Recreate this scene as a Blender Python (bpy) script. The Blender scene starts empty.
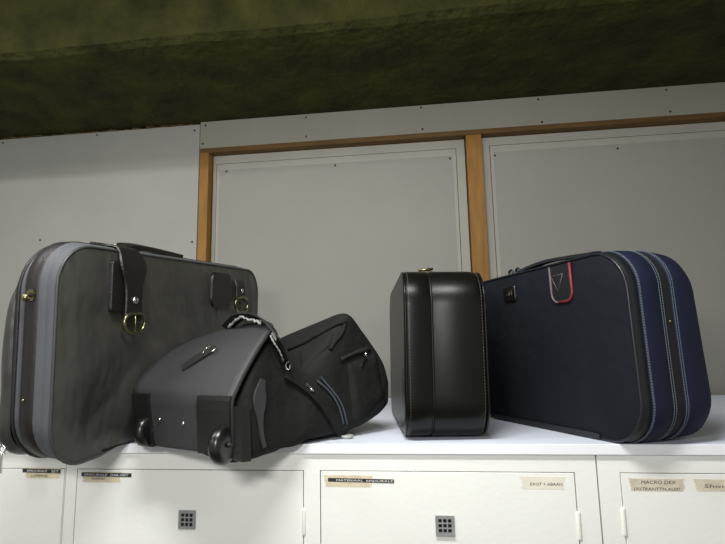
import bpy, bmesh, math, random
from mathutils import Vector, Matrix, Euler, noise
from mathutils.bvhtree import BVHTree
random.seed(4)
PI = math.pi
COL = bpy.context.scene.collection
V = Vector

# ------------------------------------------------------------------ camera frame
FPX = 520.0
CAM = V((0.0578, -0.9729, 0.1633))
CR = V((0.99196039, 0.1249742, -0.01990081))
CU = V((0.03873318, -0.15012386, 0.98790818))
CF = V((-0.12047545, 0.9807366, 0.15375757))

def ray(px, py):
    return CF + CR * ((px - 362.5) / FPX) - CU * ((py - 272) / FPX)

def at(px, py, Y):
    """point of the place at depth Y seen at a pixel of the photograph"""
    d = ray(px, py)
    return CAM + d * ((Y - CAM.y) / d.y)

# ------------------------------------------------------------------ materials
def lin(c):
    c = c / 255.0
    return c / 12.92 if c <= 0.04045 else ((c + 0.055) / 1.055) ** 2.4

def rgb(r, g, b):
    return (lin(r), lin(g), lin(b), 1.0)

def mat(name, col, rough=0.6, metal=0.0, var=0.0, vscale=6.0, bump=0.0, bscale=200.0, bump2=0.0, b2scale=20.0,
        col2=None, sheen=0.0, spec=0.5, stretch=None, weave=0.0, wscale=900.0, coat=0.0):
    m = bpy.data.materials.new(name); m.use_nodes = True
    nt = m.node_tree; N = nt.nodes; L = nt.links
    b = N['Principled BSDF']
    b.inputs['Base Color'].default_value = rgb(*col)
    b.inputs['Roughness'].default_value = rough
    b.inputs['Metallic'].default_value = metal
    b.inputs['Specular IOR Level'].default_value = spec
    if sheen:
        b.inputs['Sheen Weight'].default_value = sheen
    if coat:
        b.inputs['Coat Weight'].default_value = coat
        b.inputs['Coat Roughness'].default_value = 0.25
    tc = N.new('ShaderNodeTexCoord'); src = tc.outputs['Object']
    if stretch:
        mp = N.new('ShaderNodeMapping'); mp.inputs['Scale'].default_value = stretch
        L.new(src, mp.inputs['Vector']); src = mp.outputs['Vector']
    if var:
        n = N.new('ShaderNodeTexNoise'); n.inputs['Scale'].default_value = vscale
        n.inputs['Detail'].default_value = 8; n.inputs['Roughness'].default_value = 0.6
        L.new(src, n.inputs['Vector'])
        r = N.new('ShaderNodeValToRGB')
        r.color_ramp.elements[0].position = 0.5 - 0.22; r.color_ramp.elements[1].position = 0.5 + 0.22
        c2 = col2 or tuple(max(0, c * (1 - var)) for c in col)
        r.color_ramp.elements[0].color = rgb(*c2); r.color_ramp.elements[1].color = rgb(*col)
        L.new(n.outputs['Fac'], r.inputs['Fac']); L.new(r.outputs['Color'], b.inputs['Base Color'])
    prev = None
    for s, sc, dt in ((bump, bscale, 3), (bump2, b2scale, 3)):
        if s:
            n = N.new('ShaderNodeTexNoise'); n.inputs['Scale'].default_value = sc; n.inputs['Detail'].default_value = dt
            L.new(src, n.inputs['Vector'])
            bp = N.new('ShaderNodeBump'); bp.inputs['Strength'].default_value = s; bp.inputs['Distance'].default_value = 1.0 / sc
            L.new(n.outputs['Fac'], bp.inputs['Height'])
            if prev: L.new(prev.outputs['Normal'], bp.inputs['Normal'])
            prev = bp
    if weave:
        k = N.new('ShaderNodeTexChecker'); k.inputs['Scale'].default_value = wscale
        L.new(src, k.inputs['Vector'])
        bp = N.new('ShaderNodeBump'); bp.inputs['Strength'].default_value = weave; bp.inputs['Distance'].default_value = 0.0006
        L.new(k.outputs['Fac'], bp.inputs['Height'])
        if prev: L.new(prev.outputs['Normal'], bp.inputs['Normal'])
        prev = bp
    if prev: L.new(prev.outputs['Normal'], b.inputs['Normal'])
    return m

M = {}
M['board'] = mat('painted_board', (146, 144, 131), 0.75, var=0.05, vscale=3.0, bump=0.15, bscale=160)
M['board2'] = mat('lightened_board', (161, 161, 154), 0.75, var=0.05, vscale=3.0, bump=0.15, bscale=160)  # left board colour raised to stand in for stronger light on that side
M['panel'] = mat('painted_panel', (146, 145, 137), 0.6, var=0.04, vscale=2.5, bump=0.1, bscale=180)
M['slat'] = mat('white_slat', (164, 162, 152), 0.6, var=0.06, vscale=5)
M['groove'] = mat('dark_groove', (60, 58, 52), 0.9)
M['screw'] = mat('screw_steel', (58, 54, 48), 0.6, metal=0.4)
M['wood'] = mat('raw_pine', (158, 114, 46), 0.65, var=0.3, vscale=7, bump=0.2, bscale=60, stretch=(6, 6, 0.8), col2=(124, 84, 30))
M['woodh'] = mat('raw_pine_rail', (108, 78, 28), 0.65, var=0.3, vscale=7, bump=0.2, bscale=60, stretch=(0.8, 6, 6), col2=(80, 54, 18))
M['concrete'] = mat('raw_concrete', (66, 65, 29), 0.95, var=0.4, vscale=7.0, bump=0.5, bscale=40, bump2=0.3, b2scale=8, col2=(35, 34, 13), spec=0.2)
M['mortar'] = mat('mortar_crumbs', (120, 100, 60), 0.95, var=0.4, vscale=40, bump=0.8, bscale=90)
M['floor'] = mat('grey_floor', (130, 128, 120), 0.6, var=0.15, vscale=4)
M['shelf'] = mat('white_laminate', (230, 236, 249), 0.42, var=0.03, vscale=6, bump=0.04, bscale=220)
M['edge'] = mat('laminate_edge', (236, 237, 242), 0.4)
M['cab'] = mat('white_paint', (238, 239, 234), 0.45, var=0.02, vscale=4, bump=0.05, bscale=120)
M['gap'] = mat('cabinet_inside', (70, 68, 62), 0.9)
M['plastic'] = mat('white_hinge', (232, 231, 224), 0.45)
M['vent'] = mat('grey_zinc', (150, 152, 150), 0.5, metal=0.0, var=0.2, vscale=150)
M['hole'] = mat('vent_dark', (14, 14, 12), 0.9)
M['tape'] = mat('masking_tape', (228, 216, 186), 0.7, var=0.14, vscale=60, bump=0.1, bscale=300)
M['tape2'] = mat('faded_tape', (232, 228, 210), 0.7, var=0.06, vscale=60)
M['tape3'] = mat('brown_tape', (226, 216, 194), 0.7, var=0.16, vscale=50)
M['dymo'] = mat('black_tape', (40, 40, 42), 0.45)
M['dymoink'] = mat('embossed_white', (222, 222, 222), 0.6)
M['pen'] = mat('pen_ink', (84, 80, 78), 0.8)
# grey suitcase
M['nylon'] = mat('grey_nylon', (55, 55, 51), 0.34, var=0.06, vscale=5, bump2=0.2, b2scale=5, stretch=(1.8, 1.0, 0.9), weave=0.2, wscale=700)
M['gusset'] = mat('grey_gusset', (86, 88, 93), 0.6, var=0.08, vscale=20, weave=0.25, wscale=700, spec=0.3)
M['band'] = mat('brown_black_vinyl', (24, 20, 19), 0.5, bump=0.2, bscale=300)
M['strap'] = mat('brown_black_leather', (16, 14, 12), 0.42, bump=0.25, bscale=260)
M['piping'] = mat('grey_piping', (58, 60, 60), 0.45)
M['brass'] = mat('aged_brass', (160, 153, 116), 0.3, metal=1.0, var=0.25, vscale=90)
M['steel'] = mat('bright_steel', (215, 213, 205), 0.25, metal=1.0)
M['rubber'] = mat('black_rubber', (16, 16, 16), 0.3, spec=0.6)
# duffel
M['duf'] = mat('black_canvas', (20, 20, 19), 0.8, var=0.08, vscale=8, bump2=0.2, b2scale=16, weave=0.3, wscale=600, spec=0.3)
M['dufpanel'] = mat('charcoal_panel', (49, 50, 51), 0.6, var=0.1, vscale=10, bump=0.1, bscale=300, weave=0.25, wscale=900)
M['web'] = mat('black_webbing', (16, 16, 16), 0.75, weave=0.5, wscale=500)
M['fray'] = mat('frayed_white', (190, 190, 186), 0.9, var=0.5, vscale=120, col2=(90, 90, 88))
M['zip'] = mat('grey_zip', (66, 72, 78), 0.6, bump=0.4, bscale=500)
M['dkplastic'] = mat('black_plastic', (18, 18, 18), 0.42, bump=0.1, bscale=200)
M['paleplastic'] = mat('pale_plastic', (170, 170, 166), 0.5)
# attache
M['leather'] = mat('black_leatherette', (13, 13, 10), 0.33, var=0.1, vscale=30, bump=0.10, bscale=420, spec=0.22)
M['leatherseam'] = mat('black_seam', (14, 13, 11), 0.5)
M['lthread'] = mat('dark_thread', (74, 72, 64), 0.6)
# blue
M['navy'] = mat('navy_canvas', (17, 20, 29), 0.85, var=0.08, vscale=8, bump2=0.12, b2scale=14, weave=0.35, wscale=650, spec=0.25)
M['navyside'] = mat('navy_gusset', (17, 23, 51), 0.75, var=0.14, vscale=14, weave=0.35, wscale=650, spec=0.3)
M['navytrim'] = mat('dark_teal_vinyl', (17, 23, 26), 0.55, bump=0.1, bscale=300)
M['bandnavy'] = mat('black_navy_zip', (9, 10, 15), 0.75)
M['thread'] = mat('pale_blue_thread', (98, 110, 118), 0.7)
M['bpipe'] = mat('black_piping', (26, 28, 34), 0.38)
M['red'] = mat('red_trim', (112, 32, 38), 0.55, bump=0.2, bscale=200)
M['greytrim'] = mat('grey_trim', (92, 80, 84), 0.55)
M['tabblack'] = mat('black_leather_tab', (24, 25, 29), 0.5, bump=0.2, bscale=300)
M['badge'] = mat('black_badge', (16, 15, 14), 0.35)

# ------------------------------------------------------------------ mesh helpers
def bm_new():
    return bmesh.new()

def faces_mat(fs, mi):
    for f in fs: f.material_index = mi

def box(bm, x0, x1, y0, y1, z0, z1, mi=0):
    vs = [bm.verts.new((x, y, z)) for x in (x0, x1) for y in (y0, y1) for z in (z0, z1)]
    q = ((0, 1, 3, 2), (4, 6, 7, 5), (0, 4, 5, 1), (2, 3, 7, 6), (0, 2, 6, 4), (1, 5, 7, 3))
    fs = [bm.faces.new([vs[i] for i in a]) for a in q]
    faces_mat(fs, mi)
    return fs

def ring(x0, x1, z0, z1, R, n=8, m=14):
    P = []
    R = max(0.0005, min(R, (x1 - x0) / 2 - 1e-4, (z1 - z0) / 2 - 1e-4))
    for cx, cz, a0 in ((x1 - R, z0 + R, -90), (x1 - R, z1 - R, 0), (x0 + R, z1 - R, 90), (x0 + R, z0 + R, 180)):
        for k in range(n + 1):
            a = math.radians(a0 + 90 * k / n)
            P.append((cx + R * math.cos(a), cz + R * math.sin(a)))
    if m < 2: return P
    o = []
    for i, p in enumerate(P):
        o.append(p)
        if i % (n + 1) == n:                                            # straight side up to the next corner
            q = P[(i + 1) % len(P)]
            for j in range(1, m): o.append((p[0] + (q[0] - p[0]) * j / m, p[1] + (q[1] - p[1]) * j / m))
    return o

def edge_pts(P, seg=0.03):
    """ring points with the straight sides subdivided, closed"""
    o = []
    for i in range(len(P)):
        a = P[i]; b = P[(i + 1) % len(P)]
        d = math.hypot(b[0] - a[0], b[1] - a[1]); k = max(1, int(d / seg))
        for j in range(k): o.append((a[0] + (b[0] - a[0]) * j / k, a[1] + (b[1] - a[1]) * j / k))
    return o

def loops_bm(bm, loops, mi=0, closed=True, smooth=True):
    rows = [[bm.verts.new(p) for p in lp] for lp in loops]
    n = len(rows[0])
    for a, b in zip(rows[:-1], rows[1:]):
        for i in range(n if closed else n - 1):
            j = (i + 1) % n
            f = bm.faces.new((a[i], a[j], b[j], b[i])); f.material_index = mi; f.smooth = smooth
    return rows

def cap(bm, row, mi=0, smooth=False):
    f = bm.faces.new(row); f.material_index = mi; f.smooth = smooth
    return f

def rr_loop(spec, n=8):
    """spec = (y, x0, x1, z0, z1, R)"""
    y, x0, x1, z0, z1, R = spec
    return [V((x, y, z)) for x, z in ring(x0, x1, z0, z1, R, n)]

def shell(bm, specs, mi=0, cap0=False, cap1=False, n=8):
    rows = loops_bm(bm, [rr_loop(s, n) for s in specs], mi)
    if cap0: cap(bm, rows[0], mi)
    if cap1: cap(bm, rows[-1], mi)
    return rows

def frames(pts, closed=False):
    T = []
    n = len(pts)
    for i in range(n):
        if closed: t = pts[(i + 1) % n] - pts[i - 1]
        else: t = pts[min(i + 1, n - 1)] - pts[max(i - 1, 0)]
        T.append(t.normalized())
    return T

def tube(bm, pts, r, k=8, closed=False, mi=0):
    pts = [V(p) for p in pts]; T = frames(pts, closed)
    up = V((0, 0, 1)) if abs(T[0].z) < 0.9 else V((0, 1, 0))
    a = T[0].cross(up).normalized(); loops = []
    for p, t in zip(pts, T):
        a = (a - t * a.dot(t)).normalized(); b = t.cross(a)
        loops.append([p + (a * math.cos(2 * PI * i / k) + b * math.sin(2 * PI * i / k)) * r for i in range(k)])
    if closed: loops.append(loops[0][:])
    rows = loops_bm(bm, loops, mi)
    if not closed:
        cap(bm, rows[0][::-1], mi); cap(bm, rows[-1], mi)

def ribbon(bm, pts, nrm, w, th, mi=0, closed=False):
    """flat strap: width w across, thickness th along the normals"""
    pts = [V(p) for p in pts]; T = frames(pts, closed); loops = []
    for i, (p, t) in enumerate(zip(pts, T)):
        n = nrm[i] if isinstance(nrm, (list, tuple)) else nrm
        n = (n - t * n.dot(t)).normalized(); s = t.cross(n)
        ww = w[i] if isinstance(w, (list, tuple)) else w
        loops.append([p - s * ww / 2, p - s * ww / 2 * 0.94 + n * th, p + s * ww / 2 * 0.94 + n * th, p + s * ww / 2])
    if closed: loops.append(loops[0][:])
    rows = loops_bm(bm, loops, mi, True, False)
    if not closed:
        cap(bm, rows[0][::-1], mi); cap(bm, rows[-1], mi)

def smooth_path(P, k=6):
    """Catmull-Rom through the points"""
    P = [V(p) for p in P]; o = []
    for i in range(len(P) - 1):
        a = P[max(i - 1, 0)]; b = P[i]; c = P[i + 1]; d = P[min(i + 2, len(P) - 1)]
        for j in range(k):
            t = j / k
            o.append(0.5 * ((2 * b) + (c - a) * t + (2 * a - 5 * b + 4 * c - d) * t * t + (3 * b - a - 3 * c + d) * t ** 3))
    o.append(P[-1]); return o

def disc(bm, c, n, r, h, k=12, mi=0, dome=0.0):
    n = V(n).normalized(); a = n.orthogonal().normalized(); b = n.cross(a)
    L0 = [c + (a * math.cos(2 * PI * i / k) + b * math.sin(2 * PI * i / k)) * r for i in range(k)]
    L1 = [p + n * h for p in L0]; loops = [L0, L1]
    if dome: loops.append([c + n * (h + dome) + (p - c) * 0.5 for p in L0])
    rows = loops_bm(bm, loops, mi); cap(bm, rows[-1], mi, True); cap(bm, rows[0][::-1], mi)

def lathe(bm, c, axis, prof, k=20, mi=0):
    axis = V(axis).normalized(); a = axis.orthogonal().normalized(); b = axis.cross(a)
    loops = [[c + axis * h + (a * math.cos(2 * PI * i / k) + b * math.sin(2 * PI * i / k)) * r for i in range(k)] for r, h in prof]
    rows = loops_bm(bm, loops, mi); cap(bm, rows[0][::-1], mi); cap(bm, rows[-1], mi)

def dashes(bm, pts, nrm, step, ln, w, th, mi=0, closed=False):
    """stitches along a polyline"""
    pts = [V(p) for p in pts]
    if closed: pts = pts + [pts[0]]
    acc = 0.0; nxt = 0.0
    for i in range(len(pts) - 1):
        a, b = pts[i], pts[i + 1]; d = (b - a).length
        if d < 1e-9: continue
        t = (b - a) / d; n = nrm(i) if callable(nrm) else nrm
        while nxt < acc + d:
            p = a + t * (nxt - acc); s = t.cross(n).normalized()
            q = [p - s * w / 2, p + s * w / 2, p + s * w / 2 + t * ln, p - s * w / 2 + t * ln]
            lo = [bm.verts.new(x) for x in q]; hi = [bm.verts.new(x + n * th) for x in q]
            fs = [bm.faces.new(hi)] + [bm.faces.new((lo[j], lo[(j + 1) % 4], hi[(j + 1) % 4], hi[j])) for j in range(4)]
            faces_mat(fs, mi); nxt += step
        acc += d

def text_into(bm, s, size, origin, mi, ex=0.00012, width=None, slant=0.0):
    """lettering on a face that looks towards -Y, baseline start at origin"""
    c = bpy.data.curves.new('lettering', 'FONT'); c.body = s; c.size = size; c.extrude = ex; c.resolution_u = 2; c.shear = slant
    o = bpy.data.objects.new('lettering', c); COL.objects.link(o)
    dg = bpy.context.evaluated_depsgraph_get(); me = bpy.data.meshes.new_from_object(o.evaluated_get(dg))
    xs = [v.co.x for v in me.vertices]; w = max(xs) - min(xs); k = (width / w) if width else 1.0
    x0 = min(xs)
    for v in me.vertices:
        v.co = V((origin[0] + (v.co.x - x0) * k, origin[1] - v.co.z, origin[2] + v.co.y))
    n0 = len(bm.faces); bm.from_mesh(me); bm.faces.ensure_lookup_table()
    for f in bm.faces[n0:]: f.material_index = mi
    bpy.data.objects.remove(o); bpy.data.meshes.remove(me); bpy.data.curves.remove(c)

def make(name, bm, mats, parent=None, world=True, label=None, smooth=None, bevel=0.0, sub=0):
    bmesh.ops.recalc_face_normals(bm, faces=bm.faces)
    me = bpy.data.meshes.new(name); bm.to_mesh(me); bm.free()
    for m in (mats if isinstance(mats, (list, tuple)) else [mats]): me.materials.append(m)
    if smooth is not None:
        for p in me.polygons: p.use_smooth = smooth
    o = bpy.data.objects.new(name, me); COL.objects.link(o)
    if parent is not None:
        o.parent = parent
        if world: o.matrix_parent_inverse = parent.matrix_basis.inverted()
    if bevel:
        b = o.modifiers.new('bevel', 'BEVEL'); b.width = bevel; b.segments = 2; b.limit_method = 'ANGLE'
    if sub:
        s = o.modifiers.new('sub', 'SUBSURF'); s.levels = sub; s.render_levels = sub
    if label: o['label'] = label
    return o

def empty(name, loc, label, cat, rot=None):
    o = bpy.data.objects.new(name, None); COL.objects.link(o); o.empty_display_size = 0.05
    mw = Matrix.Translation(V(loc))
    if rot is not None: mw = mw @ rot.to_4x4()
    o.matrix_basis = mw
    o['label'] = label; o['category'] = cat
    return o

def struct(name, bm, mats, label, cat, **k):
    o = make(name, bm, mats, **k); o['kind'] = 'structure'; o['label'] = label; o['category'] = cat
    return o

def pose(yaw, tx, ty):
    r = math.radians
    return Matrix.Rotation(r(yaw), 3, 'Z') @ Matrix.Rotation(r(tx), 3, 'X') @ Matrix.Rotation(r(ty), 3, 'Y')

# ================================================================== THE SETTING
WY = 0.95           # front of the wall boards
SOF = 1.115         # underside of the concrete beam
XL, XR = -3.6, 3.0
FLOOR = -1.55
bm = bm_new(); box(bm, XL, XR, 1.02, 1.12, FLOOR, SOF)
struct('wall_back', bm, M['board'], 'pale back wall behind the boards and panels', 'wall')

def screws(bm, pts, y, mi=1, r=0.0042):
    for x, z in pts: disc(bm, V((x, y + 0.0005, z)), (0, -1, 0), r, 0.0012, 10, mi)

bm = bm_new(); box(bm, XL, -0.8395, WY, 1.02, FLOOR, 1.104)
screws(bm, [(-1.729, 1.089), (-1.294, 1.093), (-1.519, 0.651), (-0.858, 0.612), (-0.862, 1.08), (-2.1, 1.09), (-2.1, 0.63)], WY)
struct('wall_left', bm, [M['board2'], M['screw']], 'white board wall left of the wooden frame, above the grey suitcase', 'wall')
bm = bm_new(); box(bm, -0.8365, XR, WY, 0.965, 1.0, SOF - 0.001)
screws(bm, [(-0.394, 1.101), (-0.394, 1.02), (0.065, 1.105), (0.067, 1.016), (0.507, 1.102), (0.515, 1.01), (0.965, 1.101), (0.97, 1.015),
            (-0.815, 1.098), (-0.825, 1.02), (1.4, 1.10), (1.41, 1.015)], WY)
struct('trim_1', bm, [M['board'], M['screw']], 'long white board strip right under the concrete beam', 'wall trim')
# timber frame around the recessed panels
bm = bm_new(); box(bm, -0.8365, XR, 0.953, 1.02, 0.982, 1.0)
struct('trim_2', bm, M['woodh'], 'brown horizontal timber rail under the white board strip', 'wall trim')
bm = bm_new(); box(bm, -0.8365, -0.8, 0.953, 1.02, FLOOR, 0.982)
struct('trim_3', bm, M['wood'], 'brown upright timber post beside the left white board', 'wall trim')
bm = bm_new(); box(bm, 0.231, 0.289, 0.958, 1.02, FLOOR, 0.982)
struct('trim_4', bm, M['wood'], 'brown upright timber post between the two recessed white panels', 'wall trim')

def wall_panel(name, x0, x1, ix0, ix1, ztop, zin, sc, label):
    b = bm_new()
    box(b, x0, x1, 0.992, 1.02, FLOOR, ztop, 1)                      # white slat behind
    g = 0.0022
    box(b, ix0 - g, ix1 + g, 0.9912, 0.9925, FLOOR, zin + g, 2)      # thin dark gap round the inner board
    # inner board: flat white rim round a slightly recessed field
    y1 = 0.9907; fx0, fx1, fz = ix0 + 0.012, ix1 - 0.012, zin - 0.026
    box(b, ix0, ix1, 0.9902, 0.9925, fz, zin, 1)
    box(b, ix0, fx0, 0.9902, 0.9925, FLOOR, fz, 1); box(b, fx1, ix1, 0.9902, 0.9925, FLOOR, fz, 1)
    box(b, fx0, fx1, y1, 0.9925, FLOOR, fz, 0)
    for x, z in sc: disc(b, V((x, y1 + 0.0004, z)), (0, -1, 0), 0.0042, 0.0012, 10, 3)
    return struct(name, b, [M['panel'], M['slat'], M['groove'], M['screw']], label, 'wall panel')
wall_panel('wall_panel', -0.795, 0.226, -0.779, 0.192, 0.98, 0.943,
           [(-0.738, 0.911), (-0.285, 0.907), (0.169, 0.905), (-0.738, 0.4)], 'white recessed wall panel between the two timber posts')
wall_panel('wall_panel', 0.293, XR, 0.323, XR - 0.02, 0.98, 0.945,
           [(0.34, 0.905), (0.79, 0.902), (1.25, 0.902)], 'white recessed wall panel right of the timber post, above the navy suitcase')

# concrete beam: rough underside, chamfered lower edge, face towards the room
def rough_sheet(b, prof, amp, seed):
    nx = 200; xs = [XL + (XR - XL) * i / nx for i in range(nx + 1)]
    P = []
    for a, c in zip(prof[:-1], prof[1:]):
        d = math.hypot(c[0] - a[0], c[1] - a[1]); k = max(1, int(d / 0.035))
        for j in range(k): P.append((a[0] + (c[0] - a[0]) * j / k, a[1] + (c[1] - a[1]) * j / k))
    P.append(prof[-1]); rows = []
    for x in xs:
        row = []
        for i, (y, z) in enumerate(P):
            w = 0.0 if i in (0, len(P) - 1) else 1.0
            q = V((x * 9, y * 9 + seed, z * 9)); q2 = V((x * 2.1, y * 2 + seed, z * 2))
            dy = noise.noise(q) * amp + noise.noise(q2) * amp * 1.5; dz = noise.noise(q + V((7, 3, 1))) * amp
            row.append(V((x, y + dy * w, z + abs(dz) * w)))
        rows.append(row)
    loops_bm(b, rows, 0, False, False)
bm = bm_new()
CEIL = 1.62
rough_sheet(bm, [(1.12, SOF), (0.94, SOF), (0.50, SOF), (0.44, SOF + 0.008), (0.418, SOF + 0.022), (0.41, CEIL)], 0.006, 3.0)
for f in list(bm.faces): pass
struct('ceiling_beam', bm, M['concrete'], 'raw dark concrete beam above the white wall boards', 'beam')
bm = bm_new(); n0 = random.Random(9)
for i in range(150):                                                   # crumbly seam between left board and beam
    x = -1.9 + 1.08 * n0.random(); s = 0.002 + 0.004 * n0.random()
    z = 1.104 + 0.009 * n0.random()
    box(bm, x, x + s * 5, WY + 0.002 + 0.01 * n0.random(), 1.0, z, min(z + s, 1.1145))
struct('trim_5', bm, M['mortar'], 'crumbly mortar seam between left board and concrete beam', 'wall trim')
bm = bm_new(); box(bm, XL, XR, -2.6, 0.37, CEIL, CEIL + 0.1)
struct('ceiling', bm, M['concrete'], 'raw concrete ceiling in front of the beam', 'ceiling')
bm = bm_new(); box(bm, XL, XR, -2.6, 1.12, FLOOR - 0.1, FLOOR)
struct('floor', bm, M['floor'], 'grey floor in front of the white cabinets', 'floor')

# ================================================================== SHELF AND CABINETS
bm = bm_new(); box(bm, -1.655, 1.345, 0.0, 0.9495, -0.018, 0.0, 0)
bm.faces.ensure_lookup_table()
for f in bm.faces:
    if f.calc_center_median().y < 0.001: f.material_index = 1
o = make('shelf_board', bm, [M['shelf'], M['edge']], bevel=0.0012)
o['label'] = 'long white laminate shelf top carrying all the luggage'; o['category'] = 'shelf'

FY = 0.006          # front face of the cabinets
def slab(b, pts, y0, y1, mi):
    """flat irregular piece from y0 (front) to y1 (back); pts in (x, z)"""
    f = [b.verts.new((x, y0, z)) for x, z in pts]; k = [b.verts.new((x, y1, z)) for x, z in pts]
    fs = [b.faces.new(f), b.faces.new(k[::-1])] + [b.faces.new((f[i], f[(i + 1) % len(f)], k[(i + 1) % len(f)], k[i])) for i in range(len(f))]
    faces_mat(fs, mi)

def px2(px, py):
    p = at(px, py, FY); return (p.x, p.z)

def torn(x0, z0, x1, z1, rnd, cl=0.004, cr=0.004, n=7):
    """tape outline with torn ends; top-left (x0,z0), bottom-right (x1,z1)"""
    P = [(x0, z0)]
    P += [(x1, z0 - 0.0004)]
    for i in range(1, n): P.append((x1 - cr * rnd.random() - cr * 0.5 * i / n, z0 + (z1 - z0) * i / n))
    P += [(x1 - cr, z1), (x0 + cl, z1)]
    for i in range(n - 1, 0, -1): P.append((x0 + cl * rnd.random() + cl * 0.5 * i / n, z0 + (z1 - z0) * i / n))
    return P

def cabinet(x0, x1, doors, label):
    root = empty('cabinet', ((x0 + x1) / 2, 0.45, FLOOR), label, 'cabinet')
    b = bm_new(); zt = -0.0182; zb = FLOOR + 0.0
    box(b, x0, x1, 0.03, 0.945, zb, zt, 1)
    xs = [x0] + [e for d in doors for e in d] + [x1]
    top, bot = doors_top, FLOOR + 0.12
    for i in range(0, len(xs), 2): 
        if xs[i + 1] - xs[i] > 0.0005: box(b, xs[i], xs[i + 1], FY, 0.03, zb, zt)
    for a, c in doors:
        box(b, a, c, FY, 0.03, top, zt); box(b, a, c, FY, 0.03, zb, bot)
    make('carcass', b, [M['cab'], M['gap']], root)
    out = []
    for a, c in doors:
        b = bm_new(); g = 0.0015
        box(b, a + g, c - g, FY, 0.026, bot + g, top - g)
        out.append(make('door', b, M['cab'], root, bevel=0.0008))
    return root, out
doors_top = -0.0475

def hinge(door, x, zc, h=0.047):
    b = bm_new(); r = 0.0042
    prof = [(r * 0.55, -h / 2), (r * 0.9, -h / 2 + 0.0015), (r, -h / 2 + 0.004), (r, -0.0012), (r, -0.0006), (r * 0.88, -0.0004), (r * 0.88, 0.0004), (r, 0.0006), (r, 0.0012), (r, h / 2 - 0.004), (r * 0.9, h / 2 - 0.0015), (r * 0.55, h / 2)]
    lathe(b, V((x, FY + 0.0012, zc)), (0, 0, 1), prof, 14)
    return make('hinge', b, M['plastic'], door, label='white barrel hinge on the door edge')

def vent(door, x, z, bent=False):
    b = bm_new(); s = 0.0165; y0 = FY - 0.0025
    # plate with nine real openings
    cuts = [-s, -0.0112, -0.0052, -0.003, 0.003, 0.0052, 0.0112, s]
    for i in range(7):
        for j in range(7):
            if i in (1, 3, 5) and j in (1, 3, 5): continue
            box(b, x + cuts[i], x + cuts[i + 1], y0, FY + 0.0, z + cuts[j], z + cuts[j + 1], 0)
    box(b, x - s * 0.95, x + s * 0.95, FY - 0.0004, FY, z - s * 0.95, z + s * 0.95, 1)
    if bent: box(b, x - s, x + s, y0 - 0.002, y0, z - s, z - s + 0.0022, 0)
    return make('vent_grille', b, [M['vent'], M['hole']], door, label='small square grey vent grille')

def dymo_label(door, tape, strip, txt, tx, hand=None, label=None, seed=1, tm='tape'):
    """masking tape, embossed black strip, handwriting; all boxes as pixels-derived (x0,z0,x1,z1)"""
    rnd = random.Random(seed); b = bm_new(); y = FY
    if tape: slab(b, torn(*tape, rnd), y - 0.0003, y, 0)
    if strip:
        x0, z0, x1, z1 = strip[:4]; tilt = strip[4] if len(strip) > 4 else 0
        slab(b, [(x0, z0), (x1, z0 - tilt), (x1, z1 - tilt), (x0, z1)], y - 0.0007, y - 0.0001, 1)
        for s, xa, xb in txt:
            zz = z1 + (z0 - z1) * 0.22 - tilt * ((xa + xb) / 2 - x0) / (x1 - x0)
            text_into(b, s, (z0 - z1) * 0.78, (xa, y - 0.0008, zz), 2, width=xb - xa)
    for s, xa, xb, zb, sz in (hand or []):
        text_into(b, s, sz, (xa, y - 0.0005, zb), 3, width=xb - xa, slant=0.15)
    return make('paper_label', b, [M[tm], M['dymo'], M['dymoink'], M['pen']], door, label=label)

cab_m, (door_a, door_b) = cabinet(-0.651, 0.3355, [(-0.6285, -0.1785), (-0.1485, 0.300)], 'white cabinet under the shelf middle with two grille doors')
cab_l, (door_l,) = cabinet(-1.64, -0.6525, [(-1.13, -0.6535)], 'white cabinet at the left under the grey suitcase, door without grille')
cab_r, (door_r,) = cabinet(0.338, 1.33, [(0.3735, 0.8235)], 'white cabinet at the right under the navy suitcase, two beige tape labels')
hinge(door_a, -0.1785, at(304, 522, FY).z); hinge(door_b, 0.300, at(580.5, 526, FY).z); hinge(door_r, 0.3735, at(626.5, 522, FY).z)
vent(door_a, at(187.3, 519.5, FY).x, at(187.3, 519.5, FY).z); vent(door_b, at(445, 525.5, FY).x, at(445, 525.5, FY).z, True)

def bx(pa, pb):
    a = px2(*pa); c = px2(*pb); return (a[0], a[1], c[0], c[1])
# left cabinet label
s = bx((23, 468.3), (60.5, 472.6)); dymo_label(door_l, bx((25, 467.5), (62, 478.5)), s + (0.0015,),
    [('EPIDURALE', px2(27.5, 470)[0], px2(47.5, 470)[0]), ('SET', px2(51.5, 470)[0], px2(59, 470)[0])],
    None, [('LUMBAAL', px2(31, 477)[0], px2(48, 477)[0], px2(30, 476.6)[1], 0.0062)], 'black embossed strip over beige tape with handwriting below', 2)
s = bx((81.8, 472.2), (131.5, 476.6)); dymo_label(door_a, bx((82, 471.5), (121.5, 482.6)), s + (0.0012,),
    [('EPIDURALE', px2(85, 474)[0], px2(107.5, 474)[0]), ('DAR-SSET', px2(111, 474)[0], px2(128.5, 474)[0])],
    None, [('lumbaal', px2(92, 479)[0], px2(105, 479)[0], px2(92, 479.4)[1], 0.0058)], 'black embossed strip over beige tape with handwriting below', 3)
s = bx((328, 477.8), (394, 482.2)); dymo_label(door_b, bx((323, 475), (373, 487.3)), s + (0.0017,),
    [('MATERIAAL', px2(336.5, 480)[0], px2(363, 480)[0]), ('EPIDURALE', px2(366.5, 480)[0], px2(393, 480)[0])],
    None, None, 'black embossed strip over beige tape reading materiaal epidurale', 4)
dymo_label(door_b, bx((519, 476.3), (567, 489.5)), None, None, None,
           [('EXOT + ABAAN', px2(530, 485)[0], px2(562.5, 485)[0], px2(530, 485.3)[1], 0.0068)], 'pale faded tape with faint handwriting', 5, 'tape2')
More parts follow.
